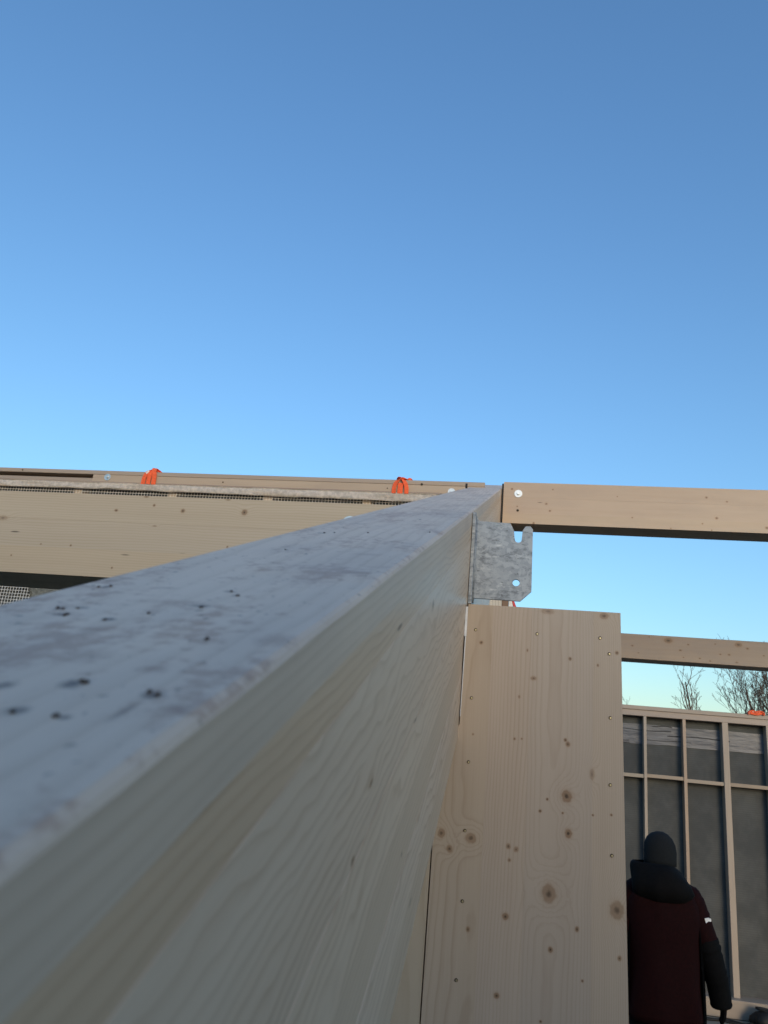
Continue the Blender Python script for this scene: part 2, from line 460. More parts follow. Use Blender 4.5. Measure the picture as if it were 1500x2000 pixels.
# ringed knot in the top face
MAT['beam_top'] = wood('glulam_top', light=(.70, .555, .42), late=(.52, .39, .27), axis='Y', ring=.006, contrast=.5, rough=.52, spec=.3, pith=.13, tilt=.02,
                       marks=top_marks, soil=.55, grime=.25)
tones = [(1, 1, 1), (.92, .86, .79), (1.0, 1.0, 1.0), (.95, .94, .93), (1, .99, .97), (.95, .93, .90), (1, 1, 1), (.96, .95, .93)]
for i in range(8):
    z1 = BH * (1 - fr[i]); z0 = BH * (1 - fr[i + 1])
    b = NB()
    e = .0003 * (i % 2)
    def yend(z):                                       # vertical end cut in beam coordinates
        n_ = z - HN - BH
        return (YEND + n_ * sn) / cs - B0
    out = [(0, z0), (yend(z0), z0), (yend(z1), z1), (0, z1)]
    xa, xb = -BW / 2 + e, BW / 2 - e
    if i == 0:
        c = .0035                                      # worn arris along the top edges
        prof = [(xa, z0), (xb, z0), (xb, z1 - c), (xb - c * .4, z1 - c * .4), (xb - c, z1), (xa + c, z1), (xa + c * .4, z1 - c * .4), (xa, z1 - c)]
    else:
        prof = [(xa, z0), (xb, z0), (xb, z1 - .0001), (xa, z1 - .0001)]
    near = [b.verts.new((px, 0, pz)) for px, pz in prof]
    rings = [near]
    ns = 150 if i == 0 else 2
    for s_ in range(1, ns + 1):
        t = s_ / ns
        ring = []
        for j, (px, pz) in enumerate(prof):
            q = Vector((px, yend(pz) * t, pz))
            if i == 0 and 0 < s_ < ns and j in (2, 3, 4):
                q += Vector((-.0012 * abs(mnoise.noise(Vector((s_ * .77, j, 0)))), 0, -.0014 * abs(mnoise.noise(Vector((s_ * .61, 3 + j, 0))))))
            ring.append(b.verts.new(q))
        rings.append(ring)
    k = len(prof)
    for r0, r1 in zip(rings, rings[1:]):
        for j in range(k): b.faces.new((r0[j], r0[(j + 1) % k], r1[(j + 1) % k], r1[j]))
    b.faces.new(list(reversed(rings[0]))); b.faces.new(rings[-1])
    obj('lamella', b, MAT['beam_top'] if i == 0 else (MAT['beam_flat'] if i in (2, 3, 4, 6) else MAT['beam']), mb, tones[i])
# crumbs of soil lying on the top
b = NB(); rc = random.Random(5)
for (y_, x_, ru, rv, dk) in top_marks:
    if dk < .75 or x_ > .076 or ru < .002: continue
    for k in range(rc.choice((1, 1, 2))):
        r_ = bmesh.ops.create_icosphere(b, subdivisions=2, radius=1.0)
        sx, sy, sz = rc.uniform(.0005, .0013), rc.uniform(.0006, .0018), rc.uniform(.0003, .0007)
        ox_, oy_, sd2 = max(-.003, min(.003, rc.gauss(0, rv * .7))), rc.gauss(0, ru * .7), rc.random() * 50
        for v in r_['verts']:
            f_ = 1 + .45 * mnoise.noise(v.co * 1.6 + Vector((sd2, 0, 0)))
            v.co = Vector((x_ + ox_ + v.co.x * sx * f_, y_ + oy_ + v.co.y * sy * f_, BH + .0003 + v.co.z * sz * f_))
cr_ = tag(obj('dirt_crumbs', b, plain('dark_soil', (.06, .047, .038), .95, .1, 0, .3, 300), mb), kind='stuff')
# small bolt standing at the far end
b = NB(); tube(b, [(-.08 + .008, yl(3.50), BH - .002), (-.072, yl(3.50), BH + .022)], .005, 8)
obj('bolt', b, MAT['dark_steel'], mb)

# ---------------------------------------------------------------- steel bracket on the beam's right face
YB = 1.385
br = thing('steel_bracket', 'galvanised steel joist bracket with slotted plate fixed to the beam above the wide panel', 'bracket', (-HX, YB, 2.37))
b = NB(); box(b, .0006, .0075, -.012, .045, -.004, .1705, .0008)
obj('back_plate', b, MAT['galv'], br)
ox, oz = -HX, 2.37
def P2(x, z): return (x - ox, -.004, z - oz)
pl = [(-.0762, 2.3795), (.0092, 2.3785), (.0286, 2.3975), (.0278, 2.5149), (.0229, 2.5207), (.0145, 2.5203), (.0092, 2.5121), (.0079, 2.4961)]
slot_c, slot_r = (.0017, 2.4945), .0063
for k in range(0, 9):
    a = -k * math.pi / 8
    pl.append((slot_c[0] + slot_r * math.cos(a), slot_c[1] + slot_r * math.sin(a)))
pl += [(-.0052, 2.4965), (-.0068, 2.5114), (-.0139, 2.5251), (-.0701, 2.5268), (-.0735, 2.5300), (-.0762, 2.538)]
# plate with a round bolt hole: two outlines bridged
b = NB()
def loop2(pts, y): return [b.verts.new((x - ox, y, z - oz)) for x, z in pts]
hc, hr = (.0007, 2.4121), .0066
hole = [(hc[0] + hr * math.cos(2 * math.pi * k / 16), hc[1] + hr * math.sin(2 * math.pi * k / 16)) for k in range(16)]
T = .006
for y in (0.0, T):
    lo = loop2(pl, y); lh = loop2(hole, y)
    es = [b.edges.new((l[i], l[(i + 1) % len(l)])) for l in (lo, lh) for i in range(len(l))]
    bmesh.ops.triangle_fill(b, use_beauty=True, edges=es)
    if y == 0.0: keep = (lo, lh)
for la, lb in ((keep[0], lo), (keep[1], lh)):
    for i in range(len(la)):
        j = (i + 1) % len(la)
        b.faces.new((la[i], la[j], lb[j], lb[i]))
obj('slotted_plate', b, MAT['galv'], br)
b = NB(); tube(b, [(.0085, -.0005, .002), (.0085, -.0005, .155)], .0022, 6); tube(b, [(.0085, .0065, .002), (.0085, .0065, .155)], .0022, 6)
obj('weld_seam', b, MAT['galv'], br)
b = NB(); box(b, .001, .013, -.010, .014, -.0105, -.0042, .001)
obj('lower_lug', b, MAT['dark_steel'], br)

# ---------------------------------------------------------------- wide panel post right of the beam, notched round it
PY = 1.333
panel_knots = [(2.0560, .0931, .0095, .0085, .95), (1.9124, .0686, .0135, .0105, .8), (1.9006, .1698, .013, .0105, .75), (1.9787, -.0545, .0075, .0085, .7),
    (1.9814, -.1022, .007, .006, .75), (1.9594, -.0876, .0055, .005, .8), (2.0010, .0964, .007, .0055, 1.0), (2.1355, .0936, .0042, .0036, .95),
    (2.1418, .0895, .003, .0026, 1), (1.8729, .0040, .005, .005, .95), (1.8679, .1114, .0038, .003, 1), (1.8356, .0728, .0045, .0036, 1), (1.7648, -.0044, .0045, .004, .95),
    (1.8486, -.0520, .004, .003, .8), (1.8363, .1733, .0035, .003, .9), (2.3500, .1500, .0055, .008, .7), (2.352, .0562, .005, .011, .45), (2.2909, -.0543, .0032, .003, .85),
    (2.2368, .0356, .0035, .005, .75), (2.2047, .0130, .003, .002, .6), (2.2830, .0240, .003, .0016, .7), (2.2738, .0950, .0032, .0028, .9), (2.289, .1708, .0034, .003, .9),
    (2.2660, .1400, .0026, .002, .8), (2.1367, .0080, .0022, .002, .8), (2.1377, .0196, .0018, .0018, .6), (2.0925, .1320, .009, .004, .5), (1.9728, .0046, .0042, .0036, .7), (1.9696, .0167, .0042, .0036, .7),
    (1.9530, .0070, .0028, .0026, .8), (2.0346, .1616, .002, .002, 1), (2.0485, .0629, .0022, .002, 1), (2.0298, .0522, .0024, .0024, 1), (2.0302, .0872, .0018, .0018, 1),
    (2.0318, .1336, .0018, .0018, .9), (2.1382, -.0600, .002, .0018, .7), (1.74, .061, .002, .002, 1), (1.80, .12, .002, .002, .9), (1.72, .16, .003, .003, .6)]
MAT['panel'] = wood('panel_wood', light=(.54, .43, .33), late=(.39, .28, .195), axis='Z', ring=.0031, contrast=.5, knots=panel_knots, rough=.5, spec=.35, pith=.16, tilt=.010, wav=.009, kgain=1.45, fibre=.5)
pp = thing('panel_post', 'wide knotty spruce panel post with rows of small brass screws, notched beside the beam', 'post', (0, PY, 0))
def edgeR(z): return .1769 + (2.357 - z) * .0150 if z > 1.6 else .1769 + .757 * .0150
def edgeL(z): return -.0800 - (2.357 - z) * .0165
ZT = 2.3568
cuts = [None, -.0360, .0300, .1325, None]
ptones = [(.97, .95, .90), (1, .985, .97), (.97, .97, .97), (1.0, .985, .95)]
for i in range(4):
    e = .00012 * (i % 2)
    if i == 0:
        pts = [(edgeL(ZT), ZT), (edgeL(2.152), 2.152), (-.0868, 2.148), (-.1150, 2.140), (-.1150, 0.0), (cuts[1] - .00003, 0.0), (cuts[1] - .00003, ZT)]
    elif i == 3:
        pts = [(cuts[3] + .00003, ZT), (cuts[3] + .00003, 0.0), (edgeR(1.2), 0.0), (edgeR(1.6), 1.6), (edgeR(2.0), 2.0), (edgeR(ZT), ZT)]
    else:
        pts = [(cuts[i] + .00003, ZT), (cuts[i] + .00003, 0), (cuts[i + 1] - .00003, 0), (cuts[i + 1] - .00003, ZT)]
    b = NB(); prism(b, [(x, e, z) for x, z in pts], (0, .118, 0))
    obj('stave', b, MAT['panel'], pp, ptones[i])
b = NB(); box(b, -.0842, -.0803, -.0008, .0006, 2.300, 2.352)  # thin white strips set in the gap between panel and beam
obj('gap_strip', b, MAT['white_plastic'], pp)
b = NB(); prism(b, [(-.0825, -.0008, 2.165), (-.0834, -.0008, 2.165), (-.0826, -.0008, 2.2995), (-.0808, -.0008, 2.2995)], (0, .0014, 0))
obj('gap_strip', b, MAT['white_plastic'], pp)
sm = None; hm = None
for (x, z) in [(-.0651, 2.3123), (.0393, 2.3121), (.1434, 2.3120), (.1585, 2.2864), (.1601, 2.1827), (-.0658, 2.1969), (-.0651, 2.0939), (.1601, 2.0793), (-.0629, 1.8867), (.1624, 1.9762), (-.0657, 1.7780), (-.0649, 1.9890)]:
    if sm is None:
        b = NB(); disc(b, (0, 0, 0), .0026, .0006, sides=12)
        sm = mesh_of(b, 'screw_recess'); sm.materials.append(MAT['hole'])
        b = NB(); disc(b, (.0003, -.0006, -.0003), .0017, .0004, sides=10, dome=.0002)
        hm = mesh_of(b, 'screw'); hm.materials.append(MAT['screw'])
    o = obj('screw', hm, None, pp); o.location = (x, -.0001, z)
    q = obj('recess', sm, None, o); q.location = (0, -.0002, 0)
# post under the beam, left of the open joint
def beam_bot(y):                                        # height of the beam's underside at distance y
    return CAMZ + (y * sn + (-HN - BH)) / cs
sp = thing('support_post', 'pale timber post carrying the beam left of the dark vertical joint', 'post', (-.19, PY, 0))
b = NB()
y1 = PY + .12
xs0, xs1 = -.265 + .19, -.1172 + .19
vsn = [b.verts.new(p) for p in [(xs0, .001, 0), (xs1, .001, 0), (xs1, .12, 0), (xs0, .12, 0),
       (xs0, .001, beam_bot(PY + .001) - .001), (xs1, .001, beam_bot(PY + .001) - .001), (xs1, .12, beam_bot(y1) - .001), (xs0, .12, beam_bot(y1) - .001)]]
for f in ((0, 1, 2, 3), (4, 5, 6, 7), (0, 1, 5, 4), (1, 2, 6, 5), (2, 3, 7, 6), (3, 0, 4, 7)): b.faces.new([vsn[i] for i in f])
MAT['post'] = wood('post_wood', light=(.52, .42, .30), late=(.38, .28, .18), axis='Z', ring=.005, contrast=.35, pith=.2, tilt=.01)
obj('shaft', b, MAT['post'], sp)

# ---------------------------------------------------------------- left cross beam with washer
CY = 1.4966
MAT['cross'] = wood('cross_wood', light=(.575, .465, .34), late=(.42, .31, .20), axis='X', ring=.006, contrast=.5, pith=.10, tilt=.02, wav=.02,
    knots=[(-.875, 2.554, .0043, .003, 1), (-.719, 2.559, .0048, .0048, .9), (-.579, 2.561, .0065, .0065, .95), (-.788, 2.569, .003, .003, .95), (-.965, 2.469, .0024, .0024, .9), (-1.037, 2.469, .0024, .002, .7),
           (-1.102, 2.44, .0021, .0021, .9), (-.857, 2.424, .0024, .0024, .8), (-.605, 2.483, .0024, .0024, .9), (-.778, 2.522, .006, .0016, .6), (-1.146, 2.525, .012, .006, .45), (-.81, 2.588, .006, .002, .8), (-.62, 2.588, .006, .0016, .7)])
cb = thing('cross_beam', 'light timber cross beam meeting the left side of the dirty beam, dark underneath', 'beam', (0, CY, 0))
for i, (z0, z1, tn) in enumerate([(2.4022, 2.463, (1, .96, .9)), (2.4631, 2.527, (.97, .96, .95)), (2.5271, 2.5905, (1, .985, .96))]):
    b = NB(); e = .0003 * (i % 2)
    bx = box(b, -3.95, -HX - BW - .0015, e, .168 - e, z0, z1)
    obj('lamella', b, MAT['cross'], cb, tn)
def washer(parent, c, r, nm='washer'):
    b = NB(); disc(b, c, r, .002, sides=28)
    o = obj(nm, b, MAT['zinc'], parent)
    b = NB(); disc(b, (c[0], c[1] - .0021, c[2]), r * .42, .006, sides=6, dome=.001)
    obj('bolt_head', b, MAT['zinc'], o)
    return o
washer(cb, (-.3455, -.0005, 2.5445), .0175)

# ---------------------------------------------------------------- right ridge joist at the far end of the beam
RY = 3.55
MAT['ridge'] = wood('ridge_wood', light=(.51, .405, .305), late=(.36, .255, .17), axis='X', ring=.005, contrast=.5, pith=.12, tilt=.008, grime=.18,
    knots=[(x, z, r * .8, r * .7, .9) for x, z, r in [(.13, 3.326, .0081), (.148, 3.291, .0071), (.9, 3.286, .0089), (.859, 3.385, .0076), (.948, 3.368, .0064), (.837, 3.256, .0051), (.073, 3.226, .0076), (1.114, 3.248, .0102), (-.007, 3.308, .005), (.459, 3.375, .0038), (.526, 3.273, .0051), (.697, 3.227, .0051), (.876, 3.226, .0051), (-.035, 3.396, .0076), (.159, 3.4, .0051), (1.6, 3.3, .01)]])
rj = thing('ridge_joist', 'upper right timber joist with round washer, running right from the beam tip', 'joist', (0, RY, 0))
for i, (z0, z1, tn) in enumerate([(3.222, 3.272, (1, .97, .93)), (3.2721, 3.352, (.985, .95, .94)), (3.3521, 3.4315, (.96, .92, .91))]):
    b = NB(); e = .0004 * (i % 2)
    box(b, -.0745, 5.0, e, .132 - e, z0, z1)
    obj('lamella', b, MAT['ridge'], rj, tn)
washer(rj, (-.004, -.0005, 3.3725), .019)
b = NB(); disc(b, (-.004, -.0002, 3.287), .0062, .0006, sides=14)
obj('bolt_hole', b, MAT['hole'], rj)
b = NB(); box(b, -.0835, -.0752, .006, .125, 3.20, 3.425, .0008)  # dark filler added in the joist end gap to stand for its shade
obj('gap_shade_plate', b, MAT['dark_steel'], rj)

# ---------------------------------------------------------------- post and red handle seen through the slit under the bracket
rp = thing('ridge_post', 'pale post below the ridge, seen through the slit between bracket and panel', 'post', (-.17, RY, 0))
b = NB(); box(b, -.115, .110, .0, .12, 0, 3.2205, .002)
obj('shaft', b, wood('planed_wood', light=(.62, .58, .52), late=(.40, .36, .31), axis='Z', ring=.010, contrast=.8, pith=.22, tilt=.004), rp)
b = NB(); box(b, .1105, .141, .01, .11, 0, 3.2205, .002)
obj('side_batten', b, wood('brown_batten', light=(.19, .115, .075), late=(.13, .075, .05), axis='Z', ring=.006), rp, None)
rh = thing('clamp_handle', 'tiny red and white clamp handle sticking out beside the post under the bracket', 'clamp', (-.0285, RY + .05, 2.83))
b = NB(); prism(b, [(.014, -.008, .024), (.026, -.008, .021), (.036, -.008, -.006), (.034, -.008, -.014), (.026, -.008, -.013), (.020, -.008, 0)], (0, .016, 0), .002)
obj('grip', b, MAT['red'], rh)
b = NB(); prism(b, [(.0005, -.006, .03), (.015, -.006, .026), (.020, -.006, .004), (.012, -.006, -.02), (.0005, -.006, -.022)], (0, .012, 0), .001)
obj('clamp_body', b, MAT['white_plastic'], rh)

# ---------------------------------------------------------------- lower right joist, farther off
JY = 5.0
MAT['joist2'] = wood('purlin_wood', light=(.43, .325, .24), late=(.30, .205, .14), axis='X', ring=.005, contrast=.5, pith=.12, tilt=.008, grime=.35,
    knots=[(x, z, r * .75, r * .5, .95) for x, z, r in [(1.02, 2.906, .0128), (1.067, 2.944, .0096), (1.226, 2.958, .0082), (1.253, 2.897, .01), (1.304, 2.898, .0118), (1.412, 2.943, .013), (1.133, 2.864, .009), (1.192, 2.852, .009), (1.346, 2.854, .0118), (1.503, 2.906, .0093), (1.037, 2.863, .0065), (.836, 2.977, .0072), (.734, 2.915, .0108), (.77, 2.873, .0072), (1.36, 2.963, .03), (.95, 2.962, .035)]])
pj = thing('lower_joist', 'lower right timber joist crossing in front of the bare trees', 'joist', (0, JY, 0))
b = NB(); box(b, -.15, 5.0, 0, .165, 2.835, 2.990, .002)
obj('lamella', b, MAT['joist2'], pj)

# ---------------------------------------------------------------- left timber wall behind the cross beam: plates, membrane with reinforcing grid
lw = thing('left_wall', 'timber framed wall on the left with gridded membrane under its top plate', 'wall', (0, 3.58, 0))
XL = -HX - BW - .0006
b = NB(); box(b, -3.95, -.168, .0, .12, 3.4135, 3.4370, .002)
obj('top_plate', b, MAT['rail'], lw, (1.08, 1.05, 1.02))
b = NB(); box(b, -2.27, -.168, .0015, .12, 3.374, 3.4132, .001)
obj('upper_rail', b, MAT['ridge'], lw, (.94, .93, .92))
b = NB(); box(b, -3.95, -2.2705, .05, .12, 3.374, 3.4132, .001)  # back of the slot, tinted dark: the recess shade is in its colour
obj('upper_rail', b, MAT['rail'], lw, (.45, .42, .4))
b = NB(); box(b, -3.95, -2.2705, .003, .0495, 3.374, 3.392, .001)
obj('upper_rail', b, MAT['rail'], lw, (1.02, 1.0, .98))
b = NB(); box(b, -3.95, -.378, -.002, .12, 3.366, 3.3737, .001)
obj('lath', b, MAT['rail'], lw, (.9, .86, .84))
b = NB(); box(b, -.3775, XL, .001, .12, 3.300, 3.3737, .001)
obj('end_block', b, MAT['ridge'], lw, (.94, .93, .92))
b = NB(); box(b, -3.95, XL, .0, .12, 0, .045, .001)
obj('bottom_plate', b, MAT['rail'], lw)
smesh = None
for x in [-3.94, -3.40, -2.87, -2.35, -1.807, -1.279, -.757, -.42]:
    if smesh is None:
        b = NB(); box(b, -.0225, .0225, .024, .12, .0455, 3.3595, .001)
        smesh = mesh_of(b, 'stud'); smesh.materials.append(MAT['stud'])
    o = obj('stud', smesh, None, lw, tuple(1.45 * q for q in tint())); o.location = (x, 0, 0)
b = NB(); box(b, -3.95, XL - .03, .1215, .15, .0, 3.37)
obj('sheathing', b, MAT['weave'], lw)
# grid reinforcement of the membrane (12.5 mm cells)
b = NB()
x = -3.3
while x < -.37:
    vsg = box(b, x, x + .0021, .0185, .0195, 2.55, 3.357)
    x += .0165
z = 2.56
while z < 3.356:
    box(b, -3.3, -.37, .0187, .0198, z, z + .0019); z += .0165
tag(obj('mesh_grid', b, plain('white_thread', (.72, .71, .69), .6, .3), lw), kind='stuff')
# pale fleece flap folded along the top, uneven lower edge; a second flap below
def flap(x0, x1, ztop, zf, name, mat, y=.012, seed=0, n=160):
    b = NB(); rows = []
    for r_ in range(6):
        t = r_ / 5; row = []
        for i in range(n + 1):
            xx = x0 + (x1 - x0) * i / n
            zb = zf(xx) + .006 * mnoise.noise(Vector((xx * 9, seed, 0)))
            zz = ztop + (zb - ztop) * t
            yy = y - .010 * mnoise.noise(Vector((xx * 5.0 + zz * 14, zz * 40, seed))) - .004 * mnoise.noise(Vector((xx * 22, zz * 90, seed + 3)))
            row.append(b.verts.new((xx, yy - .012 * t * (1 - t), zz)))
        rows.append(row)
    for a, c in zip(rows, rows[1:]):
        for i in range(n):
            f = b.faces.new((a[i], a[i + 1], c[i + 1], c[i])); f.smooth = True
    back = bmesh.ops.solidify(b, geom=b.faces[:], thickness=.0012)
    return obj(name, b, mat, lw)
fleece = plain('pale_fleece', (.86, .79, .72), .85, .2, 0, .14, 55, .5)
flap(-3.9, -.385, 3.3665, lambda x: 3.326 + .004 * math.sin(x * 2.1), 'fleece_flap', fleece, y=-.003, seed=1)
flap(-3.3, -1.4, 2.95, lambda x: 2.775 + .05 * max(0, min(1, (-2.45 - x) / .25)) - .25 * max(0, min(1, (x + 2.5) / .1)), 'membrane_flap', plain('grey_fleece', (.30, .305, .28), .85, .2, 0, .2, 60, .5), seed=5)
washer(lw, (-2.184, .001, 3.3995), .0185)
washer(lw, (-.330, -.0005, 3.381), .0185)
b = NB()
for (x, z, r) in [(-2.696, 3.425, .006), (-1.527, 3.392, .005), (-.482, 3.416, .008), (-.654, 3.389, .004)]:
    disc(b, (x, -.0002, z), r * .8, .0008, sides=10)
tag(obj('nail_head', b, MAT['hole'], lw), kind='stuff')

# ---------------------------------------------------------------- orange lifting slings
def ribbon(bm, pts, wdir, width, th=.0032):
    """flat webbing along pts; wdir(i) gives the width direction"""
    rows = []
    for i, p in enumerate(pts):
        p = Vector(p)
        t = (Vector(pts[min(i + 1, len(pts) - 1)]) - Vector(pts[max(i - 1, 0)])).normalized()
        wd = Vector(wdir if not callable(wdir) else wdir(i)); wd = (wd - t * wd.dot(t)).normalized()
        nn = t.cross(wd)
        rows.append([bm.verts.new(p + wd * (a * width / 2) + nn * (c * th / 2)) for a, c in ((-1, -1), (1, -1), (1, 1), (-1, 1))])
    for a, c in zip(rows, rows[1:]):
        for k in range(4): bm.faces.new((a[k], a[(k + 1) % 4], c[(k + 1) % 4], c[k]))
    bm.faces.new(list(reversed(rows[0]))); bm.faces.new(rows[-1])

def spline(ps, n=8):
    out = []
    for i in range(len(ps) - 1):
        p0, p1, p2, p3 = [Vector(ps[max(0, min(len(ps) - 1, i + d))]) for d in (-1, 0, 1, 2)]
        for k in range(n):
            t = k / n
            out.append(.5 * ((2 * p1) + (-p0 + p2) * t + (2 * p0 - 5 * p1 + 4 * p2 - p3) * t * t + (-p0 + 3 * p1 - 3 * p2 + p3) * t ** 3))
    out.append(Vector(ps[-1])); return out

G = 'orange lifting slings looped over the timber'
s1 = thing('lifting_sling', 'left orange lifting sling, folded to a point over the top plate', 'sling', (-1.94, 3.58, 3.360))
for pts, wd in [
    ([(-.030, -.006, .004), (-.026, -.008, .045), (-.010, -.004, .080), (.012, .02, .098), (.03, .05, .085), (.045, .09, .078)], (1, -.1, .35)),
    ([(.000, -.009, .004), (.002, -.010, .045), (.008, -.006, .078), (.016, .018, .096), (.034, .05, .088), (.05, .09, .079)], (1, 0, .1)),
    ([(.030, -.007, .004), (.029, -.010, .05), (.022, -.008, .085), (.018, .012, .100), (.03, .05, .09), (.055, .095, .079)], (1, .1, -.2))]:
    b = NB(); ribbon(b, spline(pts), wd, .0235)
    obj('strap', b, MAT['orange'], s1)
b = NB(); ribbon(b, spline([(-.020, -.012, .064), (-.012, -.012, .072), (-.004, -.012, .079)], 3), (0, -.3, 1), .009, .001)
obj('label_tab', b, MAT['white_plastic'], s1)
b = NB(); ribbon(b, spline([(.020, .03, .098), (.036, .035, .085), (.06, .04, .0795)], 6), (0, 1, .2), .04)
obj('strap', b, MAT['orange'], s1)
tag(s1, group=G)
s2 = thing('lifting_sling', 'orange lifting sling with open arch over the top plate, nearest the beam tip', 'sling', (-.587, 3.58, 3.357), G)
for pts, wd, wid in [
    ([(-.032, -.008, .004), (-.030, -.011, .04), (-.020, -.010, .066), (-.002, -.004, .083), (.018, .01, .083), (.03, .04, .0845)], (1, -.2, .5), .021),
    ([(.033, -.008, .004), (.031, -.012, .035), (.022, -.012, .060), (.008, -.008, .079), (-.010, .0, .087), (-.02, .03, .085)], (1, .2, -.6), .021),
    ([(.000, -.008, .004), (.000, -.009, .03), (.000, -.006, .060)], (1, 0, 0), .026),
    ([(.0, .012, .090), (.022, .012, .089), (.038, .02, .0855), (.042, .05, .0845)], (.2, 1, .2), .032)]:
    b = NB(); ribbon(b, spline(pts), wd, wid)
    obj('strap', b, MAT['orange'], s2)

# ---------------------------------------------------------------- far timber-framed wall with dark board infill
WY = 9.3
fw = thing('far_wall', 'timber framed far wall with dark grey infill behind the person', 'wall', (0, WY, 0))
WX0, WX1 = -3.9, 5.1
b = NB(); box(b, WX0, WX1, -.012, .16, 2.912, 2.957, .003)
obj('top_plate', b, MAT['rail'], fw, (.96, .95, .94))
b = NB(); box(b, WX0, WX1, .0, .14, 2.846, 2.9117, .003)
obj('top_rail', b, MAT['rail'], fw, (1.02, .98, .98))
b = NB(); box(b, WX0, WX1, -.10, .14, .0005, .166, .004)
obj('sill_beam', b, MAT['rail'], fw, (.92, .90, .86))
st = [(-3.4, .0155), (-2.95, .0155), (-2.5, .031), (-2.05, .0155), (-1.6, .0155), (-1.15, .031), (-.7, .0155), (-.25, .0155), (.2, .031), (.63, .0155), (1.06, .0155), (1.495, .0155), (1.915, .0165), (2.347, .031), (2.795, .022), (3.22, .0155), (3.64, .031), (4.07, .0155), (4.5, .0155), (4.93, .031)]
cache = {}
scol = {1.495: (1.02, 1, .98), 1.915: (1.06, .93, .84), 2.347: (1.0, .98, .97)}
for x, h in st:
    if h not in cache:
        b = NB(); box(b, -h, h, .0, .12, .1665, 2.8455, .0015)
        cache[h] = mesh_of(b, 'stud'); cache[h].materials.append(MAT['stud'])
    o = obj('stud', cache[h], None, fw, scol.get(x, tint())); o.location = (x, 0, 0)
ncol = {1.06: (1.05, 1.05, .98), 1.495: (1.04, .98, .88), 1.915: (1.05, 1.03, .96), 2.347: (.95, .88, .78)}
for (xa, ha), (xb, hb) in zip(st, st[1:]):
    zc = 2.203 + random.uniform(-.012, .008)
    b = NB(); box(b, xa + ha + .001, xb - hb - .001, .012, .10, zc - .019, zc + .019, .0015)
    obj('noggin', b, MAT['rail'], fw, ncol.get(xa, tint()))
    b = NB(); box(b, xa, xb - .002, .121, .14, .1665, 2.8455)
    obj('infill_board', b, MAT['weave'], fw, tint(.2))
# clear plastic strip taped along the boards behind the studs, wrinkled
b = NB(); rows = []
n = 260
for r_ in range(12):
    t = r_ / 11; row = []
    for i in range(n + 1):
        xx = WX0 + .1 + (WX1 - WX0 - .2) * i / n
        zt = 2.762 + .008 * mnoise.noise(Vector((xx * 2.3, 0, 0)))
        zb = 2.548 + .012 * mnoise.noise(Vector((xx * 3.1, 4, 0)))
        zz = zt + (zb - zt) * t
        u = zz + .03 * math.sin(xx * 1.7)
        yy = .117 - .004 * abs(mnoise.noise(Vector((xx * 1.1, u * 34, 2)))) ** .6 - .002 * t
        row.append(b.verts.new((xx, yy, zz)))
    rows.append(row)
for a, c in zip(rows, rows[1:]):
    for i in range(n):
        f = b.faces.new((a[i], a[i + 1], c[i + 1], c[i])); f.smooth = True
obj('plastic_strip', b, MAT['film'], fw)
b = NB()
for k in range(6):  # dark ribbons painting the shade in the strip's wrinkles
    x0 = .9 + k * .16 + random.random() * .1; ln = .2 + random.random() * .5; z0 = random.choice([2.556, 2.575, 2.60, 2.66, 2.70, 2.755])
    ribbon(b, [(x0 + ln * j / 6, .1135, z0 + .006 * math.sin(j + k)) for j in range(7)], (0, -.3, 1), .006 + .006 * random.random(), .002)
tag(obj('wrinkle_shade', b, plain('shaded_fold', (.05, .053, .06), .5, .4), fw), kind='stuff')

s3 = thing('lifting_sling', 'small orange red sling bundle on top of the far wall', 'sling', (2.673, WY + .05, 2.957), G)
for sgn in (-1, 1):
    b = NB(); ribbon(b, spline([(sgn * .075, -.066, -.004), (sgn * .078, -.066, .022), (sgn * .045, -.064, .040), (sgn * .002, -.06, .030), (sgn * -.01, -.06, .006)], 6), (0, 1, .1), .05, .012)
    obj('strap', b, MAT['orange'], s3)
b = NB(); ribbon(b, spline([(-.062, -.07, .0155), (0, -.074, .006), (.062, -.07, .02)], 6), (0, .2, 1), .030, .014)
obj('strap', b, MAT['orange'], s3)

# ---------------------------------------------------------------- black bundle and cable on the floor by the wall
bd = thing('black_bundle', 'black heap of cable and cloth on the sill at the far wall', 'bundle', (2.62, 9.05, 0))
b = NB()
for k in range(7):
    pts = []
    ax = random.uniform(0, 6.28)
    for i in range(22):
        a = 2 * math.pi * i / 21
        r = .15 + .03 * math.sin(3 * a + k)
        pts.append((.05 + r * math.cos(a) * 1.1 + .03 * math.sin(k * 2), r * .5 * math.sin(a) + .01 * k - .05, .06 + .035 * math.sin(a + ax) + .012 * k))
    tube(b, pts, .012, 6)
obj('cable_coil', b, MAT['black_rubber'], bd)
b = NB()
loft(b, [((0, .0, .0), .15, .08), ((0, 0, .03), .20, .10), ((.0, .0, .08), .19, .10), ((-.02, 0, .125), .14, .08), ((-.03, 0, .15), .06, .04)], 40, 2.2, .09)
obj('cloth', b, MAT['black_rubber'], bd)
b = NB()
tube(b, spline([(1.7, 8.95, .012), (2.02, 9.02, .012), (2.2, 9.08, .012), (2.34, 9.0, .012), (2.46, 9.06, .03), (2.56, 9.0, .012), (2.8, 8.9, .012), (3.2, 9.0, .012)], 8), .012, 7)
tube(b, spline([(1.75, 9.02, .011), (2.05, 9.05, .011), (2.25, 9.0, .011), (2.5, 8.96, .011), (2.9, 8.97, .011)], 8), .010, 7)
tag(obj('black_cable', b, MAT['black_rubber']), 'black cable lying along the floor at the foot of the far wall', 'cable')

